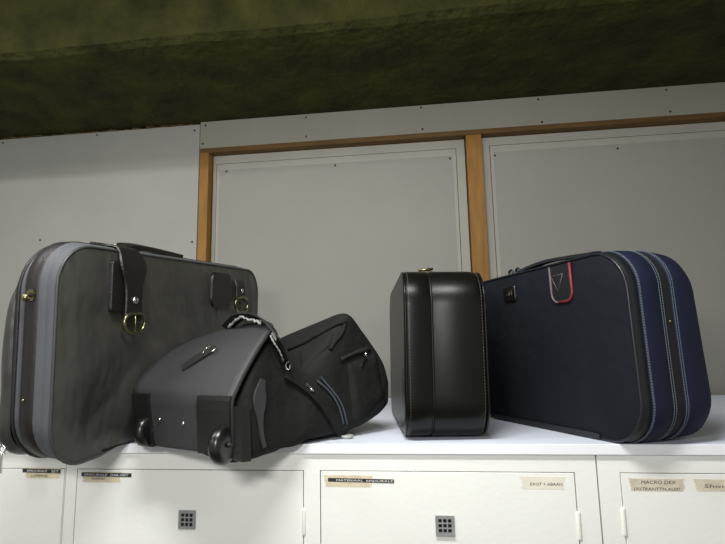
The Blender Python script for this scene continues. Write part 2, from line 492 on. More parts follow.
dymo_label(door_r, bx((627.5, 478.3), (686.5, 491.5)), None, None, None,
           [('MACRO DEX', px2(641, 483)[0], px2(676, 483)[0], px2(641, 483.7)[1], 0.0078), ('(ASTRANTTH.AUX!', px2(634, 489)[0], px2(680, 489)[0], px2(634, 490.1)[1], 0.0068)],
           'brownish beige tape with two lines of handwriting', 6, 'tape3')
a = px2(689.5, 479); c = px2(752, 491.8)
dymo_label(door_r, (a[0] + 0.006, a[1], c[0], c[1]), None, None, None,
           [('Shoude', px2(704, 487)[0], px2(738, 487)[0], px2(704, 487.6)[1], 0.0078)], 'brownish beige tape with one handwritten word', 7, 'tape3')

# ================================================================== GREY SUITCASE
W, H, R = 0.737, 0.3688, 0.07
rot = pose(83.317, 3.073, -4.692)
lug = empty('suitcase', (-0.5449, -0.184, -0.017), 'grey nylon suitcase with leather straps and brass buckles, overhanging the shelf edge', 'suitcase', rot)
def sp(t, dl=0.0, dr=0.0, db=0.0, dt=0.0, r=R):
    return (t, -dl, W + dr, -db, H + dt, r)
def lpart(name, bm, m, label=None, parent=None, **k):
    o = make(name, bm, m, parent or lug, world=False, label=label, **k); return o
# front panel: pillowed grid so that it bulges and creases
bm = bm_new(); loops = []
for k, (ins, b) in enumerate(((0, 0), (0.012, 0.006), (0.03, 0.012), (0.06, 0.017), (0.09, 0.02), (0.12, 0.0215), (0.15, 0.022), (0.175, 0.022))):
    lp = []
    for x, z in edge_pts(ring(ins, W - ins, ins, H - ins, max(R - ins * 0.75, 0.008), 8), 0.02) if False else ring(ins, W - ins, ins, H - ins, max(R - ins * 0.75, 0.004), 8):
        lp.append(V((x, -b, z)))
    loops.append(lp)
def fabric_panel(W, H, R, nx, nz, bulge, crease, seed, calm=None):
    """rounded panel of small quads, bulging towards -y, with soft creases"""
    b = bm_new(); rows = []
    for j in range(nz + 1):
        row = []
        for i in range(nx + 1):
            u = i / nx; v = j / nz
            # squircle map of the square grid onto the rounded rectangle
            z = v * H; ins = 0.0
            if z < R: ins = R - math.sqrt(max(0, R * R - (R - z) ** 2))
            elif z > H - R: ins = R - math.sqrt(max(0, R * R - (z - H + R) ** 2))
            x = ins + u * (W - 2 * ins)
            ex = min(x - ins, W - ins - x); ez = min(z, H - z); e = max(0.0, min(ex, ez))
            s = min(1.0, e / 0.06); s = s * (2 - s)
            q = V((x * 7 + seed, z * 4.5, seed))
            c = noise.noise(V((x * 5 + seed, z * 2.6, seed))) * 0.7 + abs(noise.noise(V((x * 5 - z * 5, z * 2 + x * 2, seed + 5)))) * 0.7 + noise.noise(V((x * 13, z * 5, seed))) * 0.22 * (0.4 + z / H)
            k = 1.0 if calm is None else 1 - 0.75 * min(1, max(0, (z - calm) / 0.06))
            row.append(V((x, -bulge * s - crease * k * c * s, z)))
        rows.append(row)
    loops_bm(b, rows, 0, False, True)
    return b
bm.free()
bm = fabric_panel(W, H, R, 110, 64, 0.006, 0.020, 2.0, 0.18)
lpart('front_panel', bm, M['nylon'], 'dull dark grey creased nylon front', sub=0)
bm = bm_new(); shell(bm, [sp(0.001), sp(0.006, .002, .002, -.001, .003), sp(0.014, .003, .003, -.003, .006, .074), sp(0.016, .002, .003, -.003, .0055, .074), sp(0.018, .003, .003, -.003, .007, .075), sp(0.031, .004, .004, -.005, .009, .078)])
lpart('front_gusset', bm, M['gusset'], 'paler blue grey gusset with a seam')
bm = bm_new(); shell(bm, [sp(0.030, .003, .003, -.006, .008, .078), sp(0.0315, .0055, .005, -.005, .0105, .08), sp(0.057, .0045, .005, -.004, .0105, .082), sp(0.0585, .002, .003, -.005, .008, .08)])
lpart('zip_band', bm, M['band'], 'wide brown black vinyl band')
bm = bm_new(); shell(bm, [sp(0.058, .003, .004, -.004, .008, .082), sp(0.062, .0025, .004, -.004, .007, .083), sp(0.0625, .0015, .004, -.004, .006, .083), sp(0.064, .0025, .004, -.004, .0065, .083), sp(0.071, .001, .003, -.004, .004, .085)])
lpart('rear_gusset', bm, M['gusset'], 'paler grey gusset with mauve seam')
bm = bm_new(); rows = shell(bm, [sp(0.071, .0, .003, -.004, .003, .085), sp(0.073, .003, .003, -.003, .004, .085), sp(0.080, .001, .0, -.006, -.002, .085), sp(0.086, -.010, -.01, -.012, -.012, .08), sp(0.089, -.05, -.05, -.05, -.05, .06)], cap1=True)
lpart('rear_shell', bm, M['band'], 'black edged back shell')
# soft zipped pocket sagging at the back
bm = bm_new(); rows = shell(bm, [(0.078, 0.0, 0.6, 0.016, 0.335, .06), (0.086, -0.006, 0.604, 0.010, 0.325, .06), (0.096, -0.003, 0.6, 0.010, 0.31, .06), (0.106, 0.008, 0.59, 0.012, 0.285, .06), (0.113, 0.035, 0.57, 0.02, 0.24, .05), (0.115, 0.08, 0.54, 0.05, 0.18, .04)], cap1=True)
for v in bm.verts: v.co.y += 0.006 * noise.noise(v.co * 12) + 0.010 * max(0, 1 - v.co.z / 0.25) * (v.co.y > 0.09)
lpart('rear_pocket', bm, M['nylon'], 'soft pocket bulging at the back', sub=1)
# piping round the front panel
bm = bm_new(); tube(bm, [V((x, -0.0005, z)) for x, z in ring(0, W, 0, H, R, 8)], 0.0026, 6, True)
lpart('piping', bm, M['piping'])
bm = bm_new(); tube(bm, [V((x, 0.072, z)) for x, z in ring(-.002, W + .003, 0.003, H + .004, .085, 8)], 0.003, 6, True)
lpart('piping', bm, M['band'], 'black rear piping')
# leather patches, straps and buckles
def front_y(x, z): return -0.0135 - 0.004
def patch(x0, x1, z0, z1, r, m, name, y=-0.0150, th=0.010, label=None):
    b = bm_new(); rows = shell(b, [(y + th, x0, x1, z0, z1, r), (y + 0.001, x0, x1, z0, z1, r), (y, x0 + .001, x1 - .001, z0 + .001, z1 - .001, r)], cap1=True, n=4)
    return lpart(name, b, m, label, bevel=0)
def buckle(xc, zc, w, h, prong=True, m='brass', y=-0.0225):
    P = []
    for x, z in ring(xc - w / 2, xc + w / 2, zc - h / 2, zc + h / 2, w * 0.48, 6):
        P.append(V((x, y, z if z < zc else zc + (z - zc) * 0.75)))
    b = bm_new(); tube(b, P, 0.0033, 8, True)
    if prong: tube(b, [V((xc, y - .001, zc + h * .34)), V((xc, y - .002, zc - h * .5))], 0.0014, 6)
    return b
patch(0.108, 0.150, 0.255, 0.348, 0.006, M['strap'], 'leather_patch', label='dark leather patch')
patch(0.455, 0.55, 0.262, 0.350, 0.022, M['strap'], 'leather_patch', label='dark leather patch with rounded top')
# strap from the handle over the top edge down to the buckle
top = [V((0.205, 0.052, H + 0.0105)), V((0.203, 0.03, H + 0.0115)), V((0.2, 0.006, H + 0.006)), V((0.198, -0.008, H - 0.008)), V((0.196, -0.0165, H - 0.03)), V((0.196, -0.0175, 0.31)), V((0.196, -0.018, 0.27)), V((0.196, -0.0175, 0.236))]
pts = smooth_path(top, 5); nr = []
pts = [p + V((-0.033, 0, 0)) for p in pts]
for i, p in enumerate(pts):
    f = min(1, max(0, (p.y + 0.015) / 0.03)); nr.append(V((0, -(1 - f) - .15, f + .05)).normalized())
wd = [0.045 + 0.03 * math.exp(-((p.z - 0.345) / 0.03) ** 2) if p.y < 0.02 else 0.05 for p in pts]
bm = bm_new(); ribbon(bm, pts, nr, wd, 0.0028)
st = lpart('leather_strap', bm, M['strap'], 'dark leather strap with a brass buckle')
o = lpart('buckle', buckle(0.163, 0.236, 0.058, 0.042), M['brass'], 'brass buckle with prong', parent=st)
bm = bm_new(); disc(bm, V((0.164, -0.0208, 0.277)), (0, -1, 0), 0.0075, 0.002, 14, 0, 0.0025); lpart('rivet', bm, M['steel'], 'round silver rivet', parent=st)
bm = bm_new(); ribbon(bm, [V((0.603, -0.008, 0.335)), V((0.603, -0.0135, 0.32)), V((0.603, -0.0145, 0.29)), V((0.603, -0.0145, 0.276))], V((0, -1, 0)), 0.05, 0.0025)
st2 = lpart('leather_tab', bm, M['strap'], 'short dark leather tab with a ring')
lpart('buckle', buckle(0.603, 0.272, 0.07, 0.046, False, y=-0.0185), M['brass'], 'brass u-shaped ring', parent=st2)
bm = bm_new(); disc(bm, V((0.605, -0.0172, 0.307)), (0, -1, 0), 0.006, 0.002, 12, 0, 0.002); lpart('rivet', bm, M['steel'], 'round silver rivet', parent=st2)
# brass loop on the top and the carry handle
bm = bm_new(); ribbon(bm, [V((0.13, 0.045, H + 0.0105)), V((0.16, 0.046, H + 0.0115)), V((0.19, 0.048, H + 0.012)), V((0.215, 0.05, H + 0.0125))], V((0, -0.3, 1)), 0.026, 0.004)
hb = lpart('strap_loop', bm, M['strap'], 'leather loop holding the handle end')
bm = bm_new(); tube(bm, [V((0.165, 0.033, H + 0.014)), V((0.18, 0.034, H + 0.016)), V((0.2, 0.034, H + 0.015))], 0.0022, 6); lpart('brass_ring', bm, M['brass'], 'brass ring', parent=hb)
hp = smooth_path([V((0.212, 0.05, H + 0.011)), V((0.225, 0.05, H + 0.0135)), V((0.25, 0.045, H + 0.0145)), V((0.32, 0.045, H + 0.0135)), V((0.375, 0.05, H + 0.012)), V((0.40, 0.05, H + 0.011))], 6)
bm = bm_new(); ribbon(bm, hp, V((0, -.25, 1)), 0.032, 0.0105); lpart('carry_handle', bm, M['strap'], 'dark leather carry handle')
# lock, rivet and zip pull on the end band
bm = bm_new()
for (a, c, r) in ((0.0, 0.0, 0.0),):
    box(bm, -0.0115, -0.004, 0.034, 0.050, 0.274, 0.292)
bmesh.ops.bevel(bm, geom=bm.edges[:] + bm.verts[:], offset=0.003, segments=2, affect='EDGES')
disc(bm, V((-0.0112, 0.039, 0.283)), (-1, 0, 0), 0.0042, 0.001, 12, 1)
disc(bm, V((-0.008, 0.051, 0.279)), (-1, 0, 0), 0.006, 0.004, 12, 0, 0.003)
lpart('lock', bm, [M['brass'], M['hole']], 'brass lock on the dark band')
bm = bm_new(); disc(bm, V((-0.0045, 0.050, 0.114)), (-1, 0, 0), 0.0028, 0.0015, 10, 0, 0.001); lpart('rivet', bm, M['brass'], 'small brass rivet')
bm = bm_new()
tube(bm, [V((-0.010, 0.080 + .006 * math.cos(a), 0.036 + .006 * math.sin(a))) for a in [2 * PI * i / 12 for i in range(12)]], 0.0016, 6, True)
tube(bm, [V((-0.010, 0.081, 0.032)), V((-0.012, 0.080, 0.022))], 0.002, 6)
ribbon(bm, [V((-0.012, 0.080, 0.026)), V((-0.013, 0.079, 0.014)), V((-0.013, 0.078, 0.0))], V((-1, 0, 0)), 0.008, 0.0018)
lpart('zip_pull', bm, M['steel'], 'steel zip pull at the lower corner')
# little feet under the case
for x, y, h in ((0.11, 0.028, 0.02), (0.66, 0.02, 0.030), (0.66, 0.07, 0.030)):
    b = bm_new(); lathe(b, V((x, y, 0.012 if h < .025 else 0.006)), (0, 0, -1), [(0.009, 0), (0.009, h * .6), (0.008, h * .85), (0.005, h)], 14)
    lpart('foot', b, M['rubber'])

# ================================================================== BLACK HARD CASE
La, Ha, Ra, Ta = 0.50, 0.319, 0.07, 0.159
att = empty('hard_case', (0.0115, 0.002, 0.0045), 'black leatherette hard case standing narrow end forward between bag and navy suitcase', 'case', pose(-82.68, -0.8, 0))
def asp(t, d, r=Ra): return (t, -La + d, -d, d, Ha - d, r)
def apart(name, bm, m, label=None, parent=None): return make(name, bm, m, parent or att, world=False, label=label)
SE = 0.052
bm = bm_new(); shell(bm, [asp(0.0, 0.012), asp(0.0012, 0.005), asp(0.005, 0.001), asp(0.009, 0.0), asp(SE - 0.003, 0.0), asp(SE - 0.001, 0.0015), asp(SE - .001, 0.03)], cap0=True, n=12)
lid = apart('lid', bm, M['leather'], 'shallow black lid half')
bm = bm_new(); shell(bm, [asp(SE + .001, 0.03), asp(SE + 0.001, 0.0015), asp(SE + 0.003, 0.0), asp(Ta - 0.026, 0.0), asp(Ta - 0.016, 0.001), asp(Ta - 0.008, 0.004), asp(Ta - 0.003, 0.009), asp(Ta, 0.017)], cap1=True, n=12)
base = apart('base_shell', bm, M['leather'], 'deep black base half')
bm = bm_new(); shell(bm, [asp(SE - 0.003, 0.0022), asp(SE + 0.003, 0.0022)], n=12); apart('seam_strip', bm, M['leatherseam'], 'dark seam between lid and base')
def outl(y, d, L=La, H_=Ha, r=Ra, n=12): return [V((x, y, z)) for x, z in ring(-L + d, -d, d, H_ - d, r, n)]
def out_n(pts, L, H_):
    c = V((-L / 2, 0, H_ / 2))
    def f(i):
        a = pts[i]; b = pts[(i + 1) % len(pts)]; t = (b - a)
        n = V((t.z, 0, -t.x)); 
        if n.length < 1e-9: return V((1, 0, 0))
        n.normalize()
        return n if n.dot((a + b) / 2 - c) > 0 else -n
    return f
bm = bm_new()
for y in (0.0095,):
    P = outl(y, -0.0002); dashes(bm, P, out_n(P, La, Ha), 0.006, 0.0038, 0.0009, 0.0006, 0, True)
apart('stitching', bm, M['lthread'], parent=lid)
bm = bm_new(); P = outl(Ta - 0.013, 0.0007); dashes(bm, P, out_n(P, La, Ha), 0.006, 0.0038, 0.0009, 0.0006, 0, True)
apart('stitching', bm, M['lthread'], parent=base)
bm = bm_new(); tube(bm, outl(0.003, 0.0022), 0.0024, 6, True); apart('piping', bm, M['leather'], parent=lid)
bm = bm_new(); tube(bm, outl(Ta - 0.006, 0.003), 0.0024, 6, True); apart('piping', bm, M['leather'], parent=base)
# brass catch on top over the seam
bm = bm_new()
box(bm, -0.125, -0.085, SE - 0.014, SE + 0.016, Ha - 0.0005, Ha + 0.005)
box(bm, -0.115, -0.093, SE - 0.008, SE + 0.011, Ha + 0.005, Ha + 0.011)
bmesh.ops.bevel(bm, geom=bm.edges[:], offset=0.0008, segments=1, affect='EDGES')
tube(bm, [V((-0.104, SE + 0.011 + .004 * math.cos(a), Ha + 0.006 + .003 * math.sin(a))) for a in [2 * PI * i / 10 for i in range(10)]], 0.0012, 6, True)
tube(bm, [V((-0.085, SE - 0.014, Ha + 0.006)), V((-0.085, SE + 0.016, Ha + 0.009))], 0.0028, 6)
apart('latch', bm, M['brass'], 'brass latch on the top seam')
for x in (-0.085, -La + 0.085):
    for y in (0.02, Ta - 0.025):
        b = bm_new(); lathe(b, V((x, y, 0.001)), (0, 0, -1), [(0.006, 0), (0.006, 0.003), (0.004, 0.0045)], 12); apart('foot', b, M['rubber'])

# ================================================================== NAVY SUITCASE
Lb, Hb, Rb, Tb = 0.504, 0.3284, 0.0717, 0.1545
blue = empty('suitcase', (0.40074, -0.05136, 0.004), 'navy blue canvas suitcase with pale stitching and red trimmed tab, at the right', 'suitcase', pose(-64.559, 1.767, 0))
def bsp(t, d, r=Rb, db=None, dt=None): return (t, -Lb + d, -d, d if db is None else db, Hb - (d if dt is None else dt), r)
def bpart(name, bm, m, label=None, parent=None): return make(name, bm, m, parent or blue, world=False, label=label)
bm = fabric_panel(Lb, Hb, Rb, 80, 50, 0.006, 0.005, 8.0)
for v in bm.verts: v.co.x -= Lb
bpart('front_panel', bm, M['navy'], 'dark navy canvas front')
bm = bm_new(); shell(bm, [bsp(0, .001), bsp(0.003, -.001), bsp(0.0175, -.0035), bsp(0.018, -.002)], n=10); bpart('front_trim', bm, M['navytrim'], 'dark teal vinyl edge trim')
bm = bm_new(); shell(bm, [bsp(0.0175, -.003), bsp(0.019, -.0045), bsp(0.042, -.006), bsp(0.0685, -.006), bsp(0.0695, -.004)], n=10); bpart('front_gusset', bm, M['navyside'], 'navy canvas gusset')
bm = bm_new(); shell(bm, [bsp(0.068, -.0045), bsp(0.078, -.005), bsp(0.088, -.0045)], n=10); zb = bpart('zip_band', bm, M['bandnavy'], 'black zip band around the middle')
bm = bm_new(); disc(bm, V((0.0045, 0.078, 0.20)), (1, 0, 0), 0.0022, 0.0015, 10, 0, 0.001); bpart('rivet', bm, M['brass'], 'tiny brass rivet', parent=zb)
bm = bm_new(); shell(bm, [bsp(0.0865, -.004), bsp(0.0875, -.006), bsp(0.113, -.006, dt=-.004), bsp(0.135, -.005, dt=-.001), bsp(0.147, .000, .074, dt=.004), bsp(0.153, .010, .07), bsp(0.157, .04, .06)], cap1=True, n=10)
for v in bm.verts: v.co.y += 0.016 * max(0, (v.co.y - 0.10) / 0.055) * (0.75 - v.co.z / Hb)
bpart('rear_shell', bm, M['navyside'], 'navy canvas rear half')
bm = bm_new(); tube(bm, [V((x, -0.0005, z)) for x, z in ring(-Lb, 0, 0, Hb, Rb, 10)], 0.0028, 8, True); bpart('piping', bm, M['bpipe'], 'black glossy piping')
bm = bm_new(); P = [V((x, 0.0005, z)) for x, z in ring(-Lb, 0, 0, Hb, Rb, 10)]
bm2 = bm
def bl(y, d): return [V((x, y, z)) for x, z in ring(-Lb + d, -d, d, Hb - d, Rb, 12)]
def stitch_rows(ys, d):
    b = bm_new()
    for y in ys:
        P = bl(y, d); dashes(b, P, out_n(P, Lb, Hb), 0.0046, 0.0034, 0.0013, 0.0007, 0, True)
    return bpart('stitching', b, M['thread'], 'pale blue stitching')
bm.free()
stitch_rows((0.0198, 0.0222), -0.0047); stitch_rows((0.0620, 0.0668), -0.006); stitch_rows((0.0893, 0.0940), -0.006)
# black bumper along the bottom of the front edge
bm = bm_new(); ribbon(bm, [V((-Lb + 0.05, 0.0, 0.004)), V((-Lb / 2, 0.0, 0.004)), V((-0.12, 0.0, 0.004)), V((-0.098, 0.0, 0.0035))], V((0, -1, 0)), 0.010, 0.005); bpart('bumper', bm, M['bpipe'], 'black edge strip at the bottom')
for x in (-0.095, -Lb + 0.09):
    for y in (0.02, 0.118):
        b = bm_new(); lathe(b, V((x, y, 0.006)), (0, 0, -1), [(0.008, 0), (0.008, 0.004), (0.006, 0.0095)], 12); bpart('foot', b, M['rubber'])
# leather tab with red trim and stitched triangle
def tab(x0, x1, z0, z1, y=-0.0105, tri=True):
    b = bm_new(); pts = [(x0, z1)] + [(x0, z0 + .02)]
    r = 0.018
    U = [(x0, z1), (x0, z0 + r)] + [(x0 + r - r * math.cos(a), z0 + r - r * math.sin(a)) for a in [PI / 2 * i / 6 for i in range(1, 7)]] + \
        [(x1 - r + r * math.sin(a), z0 + r - r * math.cos(a)) for a in [PI / 2 * i / 6 for i in range(1, 7)]] + [(x1, z1)]
    f = [b.verts.new((x, y, z)) for x, z in U]; k = [b.verts.new((x, y + 0.008, z)) for x, z in U]
    b.faces.new(f); b.faces.new(k[::-1])
    for i in range(len(U)): j = (i + 1) % len(U); b.faces.new((f[i], f[j], k[j], k[i]))
    t = bpart('leather_tab', b, M['tabblack'], 'black leather tab with red trim and stitched triangle' if tri else 'black leather tab with red trim')
    n = len(U); h = n // 2 + 1
    b = bm_new(); tube(b, [V((x, y - .0005, z)) for x, z in U[h - 1:]], 0.0028, 8); bpart('red_trim', b, M['red'], 'red edging', parent=t)
    b = bm_new(); tube(b, [V((x, y - .0005, z)) for x, z in U[:h]], 0.0022, 8); bpart('grey_trim', b, M['greytrim'], 'dull reddish grey edging', parent=t)
    if tri:
        b = bm_new(); T3 = [V((-0.176, y - .0004, 0.303)), V((-0.142, y - .0004, 0.304)), V((-0.1595, y - .0004, 0.271))]
        for i in range(3): tube(b, [T3[i], T3[(i + 1) % 3]], 0.0007, 5)
        bpart('stitched_triangle', b, M['greytrim'], 'thin stitched triangle mark', parent=t)
    return t
tab(-0.179, -0.120, 0.250, Hb - 0.006)
tab(-0.50 + .004, -0.441, 0.265, Hb - 0.03, tri=False)
# small badge
bm = bm_new(); shell(bm, [(-0.004, -0.346, -0.300, 0.268, 0.303, .006), (-0.0115, -0.346, -0.300, 0.268, 0.303, .006), (-0.013, -0.344, -0.302, 0.27, 0.301, .006)], cap1=True, n=4)
bd = bpart('badge', bm, M['badge'], 'small black badge')
bm = bm_new()
for i in range(4):
    x = -0.334 + 0.0055 * i
    box(bm, x, x + (0.0035 if i < 3 else 0.005), -0.0136, -0.0128, 0.282, 0.285 + 0.0022 * i)
bpart('emblem', bm, M['steel'], 'tiny silver mark', parent=bd)
# handle and its rings on top, at the front edge
hp = smooth_path([V((-0.305, 0.012, Hb + .001)), V((-0.295, 0.012, Hb + .002)), V((-0.26, 0.011, Hb + 0.006)), V((-0.20, 0.010, Hb + 0.0085)), V((-0.12, 0.011, Hb + 0.004)), V((-0.08, 0.012, Hb + 0.001)), V((-0.07, 0.012, Hb + 0.001))], 6)
bm = bm_new(); ribbon(bm, hp, V((0, -.05, 1)), 0.022, 0.006); hd = bpart('carry_handle', bm, M['tabblack'], 'black carry handle')
for x in (-0.334, -0.308):
    b = bm_new(); tube(b, [V((x + .007 * math.cos(a), 0.006, Hb + .006 + .007 * math.sin(a))) for a in [2 * PI * i / 12 for i in range(12)]], 0.0028, 6, True)
    bpart('handle_ring', b, M['bpipe'], 'black handle ring')

# ================================================================== WHEELED DUFFEL
duf = empty('wheeled_bag', (-0.25, 0.0, 0.0), 'black soft bag slumped against the grey suitcase, with two wheels', 'bag')
VV = V((-0.805, 0.593, 0.0))
def dpart(name, bm, m, label=None, parent=None, **k): return make(name, bm, m, parent or duf, label=label, **k)
# body: stations (near bottom, near top, far top, far bottom)
ST = [
 (at(230, 456, -.128), at(232, 406, -.128), None, 0.25, 0.085),
 (at(240, 460, -.128), at(240, 390, -.115), None, 0.26, 0.11),
 (at(252, 459, -.118), at(252, 366, -.095), None, 0.26, 0.145),
 (at(264, 456, -.103), at(264, 343, -.06), None, 0.26, 0.18),
 (at(273, 453, -.085), at(272, 327, -.025), None, 0.26, 0.185),
 (at(284, 450, -.06), at(283, 344, -.01), None, 0.25, 0.165),
 (at(297, 447, -.035), at(294, 361, 0.0), None, 0.24, 0.150),
 (at(312, 443.5, -.008), at(308, 368, 0.02), None, 0.24, 0.150),
 (at(325, 441, .018), at(321, 352, 0.045), None, 0.24, 0.165),
 (at(338, 438.5, .042), at(336, 329, 0.07), None, 0.24, 0.19),
 (at(350, 436, .065), at(350, 309, 0.10), None, 0.24, 0.20),
 (at(362, 430, .088), at(361, 319, 0.12), None, 0.23, 0.19),
 (at(373, 423, .11), at(373, 339, 0.14), None, 0.22, 0.17),
 (at(383, 414, .13), at(384, 360, 0.15), None, 0.20, 0.15),
 (at(388, 406, .145), at(389, 378, 0.155), None, 0.17, 0.12),
]
sect = []
NP = 40
for nb, nt, _, wv, zf in ST:
    fb = nb + VV * wv; ft = nt + VV * wv
    fb.z = 0.003; nb = V((nb.x, nb.y, max(nb.z, 0.003) if nb.y > -0.03 else min(nb.z, 0.0) - 0.010)); ft.z = max(zf, .03)
    lp = []
    for i in range(NP):
        a = 2 * PI * i / NP + PI / 4
        c, s_ = math.cos(a), math.sin(a); e = 0.27
        u = math.copysign(abs(c) ** e, c); w = math.copysign(abs(s_) ** e, s_)
        fu = (1 - u) / 2; fw = (w + 1) / 2                                 # fu 0 = near, fw 1 = top
        lo = nb.lerp(fb, fu); hi = nt.lerp(ft, fu); lp.append(lo.lerp(hi, fw))
    sect.append(lp)
# resample along the length
fine = []
for j in range(NP):
    fine.append(smooth_path([s_[j] for s_ in sect], 5))
rows = [[fine[j][i] for j in range(NP)] for i in range(len(fine[0]))]
bm = bm_new()
cents = []
for r_ in rows:
    c = sum(r_, V()) / NP; cents.append(c)
for i, r_ in enumerate(rows):
    t = i / (len(rows) - 1)
    for p in r_:
        q = V((p.x * 11, p.y * 11, p.z * 13)); d = noise.noise(q) * 0.004 + abs(noise.noise(q * 0.8 + V((4, 1, 2)))) * 0.004
        n = (p - cents[i]); n.normalize()
        if p.z > 0.012 or p.y < -.03: p += n * d
        p.z = max(p.z, 0.003) if p.y > -0.014 else p.z
rr_ = loops_bm(bm, rows, 0)
c0 = [V(cents[0])]; 
for row, c in ((rr_[0], cents[0]), (rr_[-1], cents[-1] + V((0.006, 0.008, 0)))):
    inner = [bm.verts.new(v.co.lerp(c, 0.5)) for v in row]
    for i in range(NP):
        j = (i + 1) % NP; f = bm.faces.new((row[i], row[j], inner[j], inner[i])); f.smooth = True
    f = bm.faces.new(inner); f.smooth = True
bmesh.ops.recalc_face_normals(bm, faces=bm.faces)
BV = BVHTree.FromBMesh(bm)
dpart('body', bm, M['duf'], 'soft black canvas body')

def hit(px, py, off=0.0, default=0.05):
    d = ray(px, py).normalized(); h, n, i, dist = BV.ray_cast(CAM, d)
    if h is None:
        h, n, i, dist = BV.find_nearest(at(px, py, default))
    if n.dot(d) > 0: n = -n
    return h + n * off, n
def on_body(P, off=0.002, k=4):
    Q = []
    for (a, b), (c, d) in zip(P[:-1], P[1:]):
        for j in range(k): Q.append((a + (c - a) * j / k, b + (d - b) * j / k))
    Q.append(P[-1]); hs = [hit(x, y, off) for x, y in Q]
    pts = [h[0] for h in hs]; ns = [h[1] for h in hs]
    for _ in range(2):
        pts = [pts[0]] + [(pts[i - 1] + pts[i] * 2 + pts[i + 1]) / 4 for i in range(1, len(pts) - 1)] + [pts[-1]]
        ns = [ns[0]] + [((ns[i - 1] + ns[i] * 2 + ns[i + 1]) / 4).normalized() for i in range(1, len(ns) - 1)] + [ns[-1]]
    return pts, ns
# charcoal panel with the wheels: bottom end, fold, then slanting flap
PR = [((139, 444, -.028), (231, 456, -.138)),
      ((136, 428, -.030), (232, 438, -.142)),
      ((134, 410, -.032), (232, 418, -.142)),
      ((133, 397, -.032), (232, 402, -.140)),
      ((134, 386, -.028), (236, 391, -.130)),
      ((145, 371, 0.0), (244, 374, -.112)),
      ((162, 356, 0.035), (255, 354, -.088)),
      ((180, 345, 0.07), (265, 338, -.062)),
      ((200, 337, 0.10), (271, 329, -.042)),
      ((222, 330, 0.12), (270, 324.5, -.026)),
      ((238, 326, 0.13), (262, 322.5, -.010))]
nv = 14
cols = []
for a, b in PR:
    A = at(*a); B = at(*b); cols.append([A.lerp(B, i / nv) for i in range(nv + 1)])
fine = [smooth_path([c[i] for c in cols], 4) for i in range(nv + 1)]
g = [[fine[i][k] for i in range(nv + 1)] for k in range(len(fine[0]))]
def panel_pt(s, t):
    """s 0..1 left to right, t 0..1 bottom to top of the charcoal panel"""
    k = t * (len(g) - 1); i = s * nv; k0 = min(int(k), len(g) - 2); i0 = min(int(i), nv - 1)
    a = g[k0][i0].lerp(g[k0][i0 + 1], i - i0); b = g[k0 + 1][i0].lerp(g[k0 + 1][i0 + 1], i - i0)
    p = a.lerp(b, k - k0); nx = (g[k0][i0 + 1] - g[k0][i0]).cross(g[k0 + 1][i0] - g[k0][i0]).normalized()
    return p, nx
def find_panel(px, py):
    """nearest (s,t) of the panel to a sight line"""
    d = ray(px, py).normalized(); best = None
    for a in range(0, 101):
        for b in range(0, 101):
            p, n = panel_pt(a / 100, b / 100); w = p - CAM; e = (w - d * w.dot(d)).length
            if best is None or e < best[0]: best = (e, a / 100, b / 100, p, n)
    return best[3], best[4]
bm = bm_new(); TH = 0.005
fr = []; bk = []
for k, row in enumerate(g):
    a = []; c = []
    for i, p in enumerate(row):
        n = panel_pt(min(i / nv, .999), min(k / (len(g) - 1), .999))[1]
        w = noise.noise(p * 14) * 0.002
        a.append(p + n * w); c.append(p - n * TH)
    fr.append(a); bk.append(c)
loops_bm(bm, [f + b[::-1] for f, b in zip(fr, bk)], 0, True)
bm.faces.ensure_lookup_table()
for rowf, rowb in ((fr[0], bk[0]), (fr[-1], bk[-1])):
    for i in range(nv):
        bm.faces.new([bm.verts.new(p) for p in (rowf[i], rowf[i + 1], rowb[i + 1], rowb[i])])
bmesh.ops.remove_doubles(bm, verts=bm.verts, dist=0.0001)
pan = dpart('end_panel', bm, M['dufpanel'], 'stiff charcoal grey end panel', smooth=True)
# edge binding
bm = bm_new(); edge = [r_[-1] for r_ in g] + [g[-1][i] for i in range(nv - 1, -1, -1)]
tube(bm, [p + V((0.001, -.001, 0)) for p in edge], 0.0032, 6); dpart('edge_binding', bm, M['web'], 'black binding around the panel', parent=pan)
# strap tab with ring
p0, n0_ = find_panel(183, 368); p1, _ = find_panel(214, 350)
bm = bm_new(); ribbon(bm, [p0 + n0_ * .001, (p0 + p1) / 2 + n0_ * .003, p1 + n0_ * .004], n0_, 0.022, 0.003)
tb = dpart('strap_tab', bm, M['web'], 'black webbing tab', parent=pan)
bm = bm_new(); a = [find_panel(*q)[0] + n0_ * .008 for q in ((204, 356), (209, 350.5), (216, 348.5), (218, 351), (213, 354.5))]
tube(bm, smooth_path(a, 4), 0.0013, 6); dpart('wire_ring', bm, M['steel'], 'bright steel wire ring', parent=pan)
for q in ((160, 419.5), (183.5, 424)):
    p, n = find_panel(*q); b = bm_new(); disc(b, p + n * .0005, n, 0.0034, 0.0012, 12, 0, 0.0014); dpart('rivet', b, M['steel'], 'pale rivet', parent=pan)
